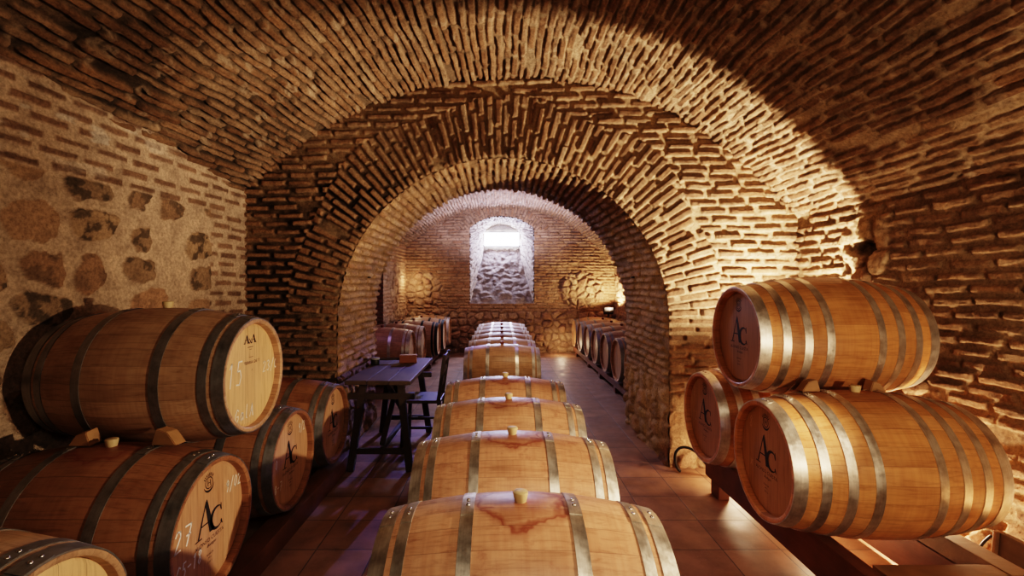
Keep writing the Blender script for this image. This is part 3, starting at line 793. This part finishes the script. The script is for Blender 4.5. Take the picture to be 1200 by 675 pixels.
def marks_bee(e, x):
    i = Ink(); i.text('B', .05, -.045, .200); i.text('E', .05, -.01, .204); i.text('E', .05, .023, .203)
    i.build('printed_lettering', M['ink'], x, e)
def marks_r(e, x):
    chalks(e, x, [('8', -.17, .12, .06, .004), ('x', -.16, -.08, .05, .004)], mat_faint)
def marks_r2(e, x):
    chalks(e, x, [('7', -.19, .10, .06, .004), ('12', -.2, -.06, .06, .004)], mat_faint)
mat_faint = mat_plain('faint_chalk', (.62, .42, .26), .95)
XL = -1.262 - BL / 2
barrel((XL - .005, 2.39, 1.042), 0, 'pale oak barrel with chalk 15 on its bright head, on top of left stack', LG, 'oak_left', 'head_pale', 'steel_dark', marks=marks15)
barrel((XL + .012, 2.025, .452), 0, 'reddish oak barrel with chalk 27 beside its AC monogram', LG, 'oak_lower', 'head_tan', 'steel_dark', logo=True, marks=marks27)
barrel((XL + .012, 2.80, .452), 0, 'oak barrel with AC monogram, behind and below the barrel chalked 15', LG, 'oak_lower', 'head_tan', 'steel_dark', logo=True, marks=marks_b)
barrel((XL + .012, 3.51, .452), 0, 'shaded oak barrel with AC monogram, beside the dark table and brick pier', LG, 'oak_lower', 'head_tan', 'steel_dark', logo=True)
barrel((XL + .012, 1.265, .452), 0, 'oak barrel lettered BEE, its head cut off at bottom left corner', LG, 'oak_left', 'head_pale', 'steel_dark', marks=marks_bee)
RG = 'wine barrels stacked on the rack at the right wall'
yaw = math.radians(-1.5)
barrel((1.395 - .03 + BL / 2, 2.69, 1.203), PI - .02, 'orange oak barrel on top of the right stack', RG, 'oak_right', 'head_right', 'steel', 'h8', logo=True, bung=False, rivets=True)
barrel((1.30 + BL / 2, 2.29, .63), PI - .045, 'large orange oak barrel, lower right, nearest on the raised rack', RG, 'oak_right', 'head_right', 'steel', 'h8', logo=True, marks=marks_r)
barrel((1.335 + BL / 2, 3.075, .626), PI - .01, 'orange oak barrel between the right pier and the nearest lower right barrel', RG, 'oak_right', 'head_right', 'steel', 'h8', logo=True, marks=marks_r2)
CG = 'wine barrels lying in the middle row'
ords = ['nearest barrel of the middle row, cut by bottom edge, with pale bung', 'second barrel of the middle row, stained wine ring around its bung', 'third barrel of the middle row, in front of the table',
        'fourth barrel of the middle row, last one before the gap']
for k, (x, y) in enumerate(((.066, 1.545), (.056, 2.247), (.05, 2.95), (.034, 3.655))):
    barrel((x, y, .435), 0, 'oak ' + ords[k], CG, 'oak_row')
fo = ['first oak barrel beyond the gap in the middle row, hiding the rest', 'second oak barrel beyond the gap in middle row', 'third oak barrel beyond the gap in middle row', 'fourth oak barrel beyond the gap in middle row',
      'fifth oak barrel beyond the gap, next to last in middle row', 'last oak barrel of the middle row, closest to the window niche']
for k in range(6):
    barrel((.015, 5.72 + .705 * k, .435), 0, fo[k], 'barrels of the middle row beyond the gap', 'oak_far', rivets=False, bungmat='bung_far')
rf = ['last barrel in right row below the wall lamp', 'second barrel from the lamp end of far right row', 'third barrel from the lamp end of far right row', 'fourth barrel from the lamp end of far right row',
      'fifth barrel from the lamp end of far right row', 'sixth barrel from the lamp end of far right row', 'barrel half hidden behind right pier in the far right row']
for k in range(7):
    barrel((1.56 + BL / 2, 9.86 - .718 * k, .49), PI, 'shaded oak ' + rf[k], 'wine barrels in the far right row', 'oak_far', 'head_right', 'steel_dark', rivets=False, bungmat='bung_far')
lf = [(-1.33, 6.95, 'steel', 'oak barrel with grey hoops behind the table, first in far left row'), (-1.28, 7.68, 'steel', 'second barrel in far left row, with grey hoops and pale head'),
      (-1.13, 8.41, 'iron_black', 'third barrel in far left row, nearer one with black hoops'), (-1.115, 9.14, 'iron_black', 'fourth barrel in far left row, farther one with black hoops'),
      (-1.09, 9.87, 'steel', 'last barrel in far left row, against the far wall, with bright hoops')]
for x, y, st_, lb in lf:
    barrel((x - BL / 2, y, .53), 0, lb, 'wine barrels in the far left row', 'oak_far', 'head_pale', st_, rivets=False, bungmat='bung_far')

# ------------------------------------------------------------------ racks
def rack(name_label, x_in, x_out, y0, y1, top, rail_h, wd, feet, mat='rack', cross=()):
    e = empty('barrel_rack', ((x_in + x_out) / 2, (y0 + y1) / 2, 0)); tag(e, name_label, 'rack')
    cx = (x_in + x_out) / 2; cy = (y0 + y1) / 2
    for x in (x_in, x_out): box_obj('rail', (x - cx, 0, top - rail_h / 2), (wd, y1 - y0, rail_h), M[mat], e)
    for y in feet:
        for x in (x_in, x_out):
            hh = top - rail_h
            if hh > .015: box_obj('foot', (x - cx, y - cy, hh / 2), (wd * 1.05, .12, hh), M[mat], e)
    for y in cross: box_obj('cross_beam', (0, y - cy, top - rail_h * .5), (abs(x_out - x_in) - wd, .09, rail_h * .7), M['rack_pale'], e)
    return e
rack('dark red wooden rack carrying the left stack of barrels', -1.31, -2.08, .85, 3.84, .124, .124, .13, (), cross=(1.6, 2.4, 3.15))
rack('low wooden rack under the nearest four middle barrels', -.20, .30, 1.2, 4.0, .098, .098, .09, (), cross=(1.9, 3.3))
rack('low wooden rack under the middle barrels beyond the gap', -.24, .27, 5.4, 9.6, .098, .098, .09, (), cross=(6.8, 8.2))
rack('long low wooden rack under the far right row of barrels', 1.66, 2.36, 5.2, 10.15, .166, .09, .12, (5.4, 6.5, 7.5, 8.5, 9.8), cross=(6, 9))
rack('low wooden rack under the far left row of barrels', -1.32, -1.98, 8.25, 10.15, .192, .12, .10, (8.4, 9.9), cross=(9,))
rack('low wooden rack under the first far left barrels', -1.46, -2.1, 6.6, 8.04, .196, .12, .10, (6.8, 7.9), cross=(7.3,))
# right stack rack with front cross board
e = empty('barrel_rack', (1.75, 2.6, 0)); tag(e, 'raised wooden rack carrying the right stack of barrels', 'rack')
def rb_(n, c, s, m='rack', rot=(0, 0, 0)): return box_obj(n, (c[0] - 1.75, c[1] - 2.6, c[2]), s, M[m], e, rot)
rb_('rail', (1.56, 2.42, .192), (.07, 2.04, .195)); rb_('rail', (2.155, 2.6, .256), (.10, 1.40, .10), 'rack_pale')
for y in (1.62, 3.28): rb_('foot', (1.56, y, .049), (.075, .12, .098))
for y in (2.02, 3.2): rb_('foot', (2.155, y, .103), (.09, .12, .206))
rb_('cross_beam', (1.855, 1.925, .258), (.52, .11, .09), 'rack_pale'); rb_('cross_beam', (1.85, 3.30, .2), (.52, .08, .08))
rb_('side_board', (2.115, 2.5, .12), (.02, .9, .2))

# wedges between stacked barrels
def wedge(loc, rz, label, s=1., flip=1):
    bm = bmesh.new(); L, W, H = .11 * s, .07 * s, .07 * s
    pts = [(-L / 2, 0), (L / 2, 0), (L / 2 * .7, H), (-L * .1, H * .8)]
    a = [bm.verts.new((x * flip, -W / 2, z)) for x, z in pts]; b = [bm.verts.new((x * flip, W / 2, z)) for x, z in pts]
    bm.faces.new(a); bm.faces.new(b[::-1])
    for k in range(4): bm.faces.new((a[k], b[k], b[(k + 1) % 4], a[(k + 1) % 4]))
    bmesh.ops.bevel(bm, geom=bm.edges[:], offset=.003, segments=2, affect='EDGES')
    o = from_bm('wooden_wedge', bm, M['wedge']); o.location = loc; o.rotation_euler = rz
    tag(o, label, 'wedge', 'wedges holding the stacked barrels'); return o
wedge((-1.48, 2.055, .797), (.08, 0, PI), 'wooden wedge on the barrel chalked 27, under front of barrel chalked 15')
wedge((-1.85, 2.05, .799), (.08, 0, 0), 'wooden wedge near the bung of the barrel chalked 27', .9)
wedge((1.565, 2.35, .965), (-.1, 0, 0), 'wooden wedge under the front half of the right top barrel', .85)
wedge((1.90, 2.345, .969), (-.1, 0, PI), 'wooden wedge under the rear half of the right top barrel', .75)

# ------------------------------------------------------------------ table, chair and things on the table
T = empty('work_table', (-.975, 4.22, 0)); tag(T, 'dark wooden trestle table beside the left side of arch', 'table')
for k in range(3):
    box_obj('top_plank', (-.175 + .175 * k, 0, .733), (.172, 1.16 + .01 * k, .034), M['table'], T, bev=.005)
for sy in (-1, 1):
    y = sy * .44
    for sx in (-1, 1): beam_obj('leg', (sx * .15, y, .715), (sx * .24, y + sy * .06, .005), .055, .05, M['table_leg'], T)
    beam_obj('cross_rail', (-.27, y + .02 * sy, .60), (.27, y + .02 * sy, .60), .05, .03, M['table_leg'], T)
    beam_obj('cross_rail', (-.23, y + .04 * sy, .16), (.23, y + .04 * sy, .16), .045, .03, M['table_leg'], T)
beam_obj('brace', (0, -.44, .20), (0, .30, .70), .04, .03, M['table_leg'], T)
beam_obj('brace', (0, .44, .20), (0, -.30, .70), .04, .03, M['table_leg'], T)
beam_obj('stretcher', (0, -.44, .16), (0, .44, .16), .04, .03, M['table_leg'], T)
Ch = empty('wooden_chair', (-.70, 4.38, 0), 0); tag(Ch, 'small dark wooden chair pushed up to the right side of the table', 'chair')
box_obj('seat', (-.03, 0, .44), (.36, .36, .028), M['table'], Ch, bev=.006)
for y in (-.16, .16):
    beam_obj('leg', (-.19, y, .43), (-.205, y, .003), .032, .032, M['table_leg'], Ch)
    beam_obj('leg', (.13, y, .47), (.17, y, .003), .034, .034, M['table_leg'], Ch)
    beam_obj('back_post', (.13, y, .46), (.185, y, .87), .030, .034, M['table_leg'], Ch)
    beam_obj('stretcher', (-.195, y, .2), (.155, y, .2), .022, .022, M['table_leg'], Ch)
beam_obj('stretcher', (-.2, -.16, .25), (-.2, .16, .25), .022, .022, M['table_leg'], Ch)
beam_obj('stretcher', (.15, -.16, .16), (.15, .16, .16), .022, .022, M['table_leg'], Ch)
for z, x in ((.83, .18), (.72, .166), (.60, .148)): box_obj('back_slat', (x, 0, z), (.016, .30, .055), M['table_leg'], Ch)
Mt = empty('mallet', (-.98, 4.50, .7505), .15); tag(Mt, 'wooden mallet with red-brown block head lying on the table', 'mallet')
box_obj('mallet_head', (.075, 0, .0385), (.17, .085, .075), M['mallet'], Mt, bev=.006)
bm = bmesh.new(); revolve(bm, [(-.24, .001), (-.24, .010), (-.1, .012), (.0, .010), (.0, .001)], 14, 'X', closed=False); bmesh.ops.translate(bm, verts=bm.verts, vec=(0, 0, .038)); from_bm('handle', bm, M['table_leg'], Mt, True)
Pt = empty('small_pot', (-1.20, 4.40, .7505)); tag(Pt, 'small dark pot with grey lid on the table, left of mallet', 'pot')
bm = bmesh.new(); revolve(bm, [(0, .001), (0, .036), (.01, .040), (.045, .040), (.05, .036), (.05, .001)], 24, 'Z', closed=False); from_bm('pot_body', bm, M['rubber'], Pt, True)
bm = bmesh.new(); revolve(bm, [(.0505, .001), (.0505, .043), (.062, .041), (.066, .03), (.066, .001)], 24, 'Z', closed=False); from_bm('lid', bm, M['pot_lid'], Pt, True)

# leaning board and cable at the right wall
e = empty('wooden_board', (2.285, 2.02, 0)); tag(e, 'weathered board standing on edge against the right wall, bottom right', 'board')
box_obj('panel', (0, -.27, .19), (.035, .72, .36), M['board'], e, (0, .10, 0))
box_obj('corner_strip', (-.008, .10, .19), (.045, .018, .365), M['rack_pale'], e, (0, .10, 0))
def tube(name, pts, r, mat, label=None, cat=None, parent=None):
    cu = bpy.data.curves.new(name, 'CURVE'); cu.dimensions = '3D'; sp = cu.splines.new('NURBS'); sp.points.add(len(pts) - 1)
    for p, q in zip(sp.points, pts): p.co = (*q, 1)
    sp.use_endpoint_u = True; sp.order_u = 4; cu.bevel_depth = r; cu.bevel_resolution = 4; cu.resolution_u = 10
    ob = bpy.data.objects.new(name, cu); C.objects.link(ob)
    dg = bpy.context.evaluated_depsgraph_get(); me = bpy.data.meshes.new_from_object(ob.evaluated_get(dg)); bpy.data.objects.remove(ob)
    for p in me.polygons: p.use_smooth = True
    o = link(name, me, None, parent); o.data.materials.clear(); o.data.materials.append(mat)
    if label: tag(o, label, cat)
    return o
tube('hose', [(1.44, 3.70, .012), (1.41, 3.70, .03), (1.38, 3.70, .15), (1.44, 3.69, .22), (1.52, 3.66, .21), (1.58, 3.62, .15), (1.64, 3.6, .05), (1.8, 3.58, .012), (2.2, 3.55, .012)], .011, M['rubber'], 'black hose looping up at the foot of the right pier', 'hose')
tube('cable', [(2.27, 2.18, .03), (2.245, 2.2, .10), (2.25, 2.2, .2), (2.28, 2.18, .29), (2.30, 2.16, .33)], .006, M['rubber'], 'thin cable loop beside the leaning board at right wall', 'cable')
# iron brackets on the jambs
for sx, lb in ((-1, 'left'), (1, 'right')):
    bm = bmesh.new(); add_box(bm, (0, 0, 0), (.06, .05, .05), bev=.004); add_box(bm, (-sx * .04, .0, .0), (.06, .03, .012), bev=.002)
    o = from_bm('iron_bracket', bm, M['iron_black']); o.location = (sx * 1.375, 4.62, 1.585); tag(o, f'small dark iron bracket on the {lb} jamb of the brick arch', 'bracket')
# flood light on the last right barrel
Fl = empty('floodlight', (2.30, 9.86, .835)); tag(Fl, 'small dark floodlight by the right wall above the last barrel', 'lamp')
box_obj('housing', (0, 0, .13), (.20, .09, .12), M['iron_black'], Fl, (-.5, 0, 0), .008)
box_obj('bracket', (0, .0, .04), (.03, .05, .08), M['iron_black'], Fl)

# ------------------------------------------------------------------ lights
def lamp(kind, loc, energy, col, target=None, **kw):
    d = bpy.data.lights.new('lamp', kind); d.energy = energy; d.color = col
    o = bpy.data.objects.new('lamp_or_fill', d); C.objects.link(o); o.location = loc
    for k, v_ in kw.items(): setattr(d, k, v_)
    if target is not None: o.rotation_euler = (Vector(target) - Vector(loc)).to_track_quat('-Z', 'Y').to_euler()
    return o
WARM = (1., .70, .44); WARM2 = (1., .78, .55)
# unseen uplighter on the rear lower barrel; plate added to cut the vault band's edge
Up = empty('uplighter', (2.22, 3.215, .985)); tag(Up, 'unseen uplighter behind the right stack, with a metal shield added to cut its light', 'lamp')
box_obj('shield', (0, -.03, .13), (.34, .006, .28), M['iron_black'], Up, bev=.001)  # unseen plate, placed only to block the light towards the camera
box_obj('lamp_base', (0, .02, -.01), (.20, .10, .02), M['iron_black'], Up)
lamp('SPOT', (2.22, 3.212, 1.03), 600, WARM2, (1.1, 3.35, 3.2), spot_size=math.radians(140), spot_blend=1., shadow_soft_size=.012)
# spot from the right, thrown across the room on the left stack and the middle row
lamp('SPOT', (2.20, 1.42, 1.32), 250, (1., .75, .50), (-1.8, 2.7, 1.05), spot_size=math.radians(74), spot_blend=.5, shadow_soft_size=.03)
lamp('POINT', (2.28, 3.58, 1.05), 9, WARM, shadow_soft_size=.03)
# fittings under and behind the right stack
lamp('POINT', (2.33, 2.62, .35), 55, WARM, shadow_soft_size=.03)
lamp('POINT', (2.33, 1.75, .3), 50, WARM, shadow_soft_size=.03)
lamp('POINT', (1.80, 3.50, .2), 13, WARM, shadow_soft_size=.04)
lamp('POINT', (1.85, 2.75, .13), 4, WARM, shadow_soft_size=.04)
lamp('SPOT', (1.5, .2, 1.1), 52, WARM, (2.0, 2.5, .85), spot_size=math.radians(64), spot_blend=.6, shadow_soft_size=.05)  # unseen front light near the camera, on the right barrels' sides
lamp('SPOT', (2.0, .3, .7), 60, WARM, (1.7, 2.0, 2.7), spot_size=math.radians(100), spot_blend=.8, shadow_soft_size=.05)  # uplight added beside the camera to brighten the right of the vault
# added fill lights behind and above the camera, no lamps stand there
lamp('AREA', (.9, -.5, 2.3), 8, WARM2, (-.2, 3.0, .8), shape='RECTANGLE', size=1.0, size_y=.4)
lamp('SPOT', (.5, -.2, 2.7), 78, WARM2, (.1, 2.1, .6), spot_size=math.radians(50), spot_blend=.8, shadow_soft_size=.15)
# warm fill added under the arch to brighten the rear middle row
lamp('SPOT', (.4, 4.4, 2.4), 55, (1., .74, .48), (0, 6.1, .4), spot_size=math.radians(52), spot_blend=.8, shadow_soft_size=.1)
lamp('SPOT', (-1.15, 3.6, 1.7), 60, (1., .76, .5), (1.4, 4.5, 1.0), spot_size=math.radians(60), spot_blend=.8, shadow_soft_size=.06)  # fill added to brighten the right jamb, no fixture here
# rear room
lamp('SPOT', (2.34, 9.80, 1.0), 160, (1., .74, .46), (1.6, 10.0, 3.2), spot_size=math.radians(165), spot_blend=.3, shadow_soft_size=.05)
lamp('POINT', (1.3, 9.9, .25), 6, WARM, shadow_soft_size=.06)
lamp('POINT', (-1.9, 9.9, 1.6), 10, WARM, shadow_soft_size=.06)
lamp('AREA', (NX, YW + .86, 2.63), 90, (.58, .63, 1.), (NX, 6.5, 1.3), shape='RECTANGLE', size=.8, size_y=.3)
lamp('POINT', (.0, 9.3, 2.5), 16, (.64, .63, 1.), shadow_soft_size=.05)  # lavender fill added near the niche to lift the rear vault
lamp('SPOT', (.0, 9.0, 2.05), 150, (.66, .64, 1.), (0, 9.35, 3.3), spot_size=math.radians(165), spot_blend=.5, shadow_soft_size=.03)  # upward fill added for the bright rear vault band
lamp('SPOT', (-.1, 9.9, 2.75), 650, (.26, .26, 1.), (-1.05, 3.3, .0), spot_size=math.radians(15), spot_blend=.4, shadow_soft_size=.03)
lamp('POINT', (-1.9, 6.0, 2.2), 8, (.55, .38, 1.), shadow_soft_size=.1)
lamp('POINT', (.7, 6.8, 2.7), 10, (.55, .42, 1.), shadow_soft_size=.1)
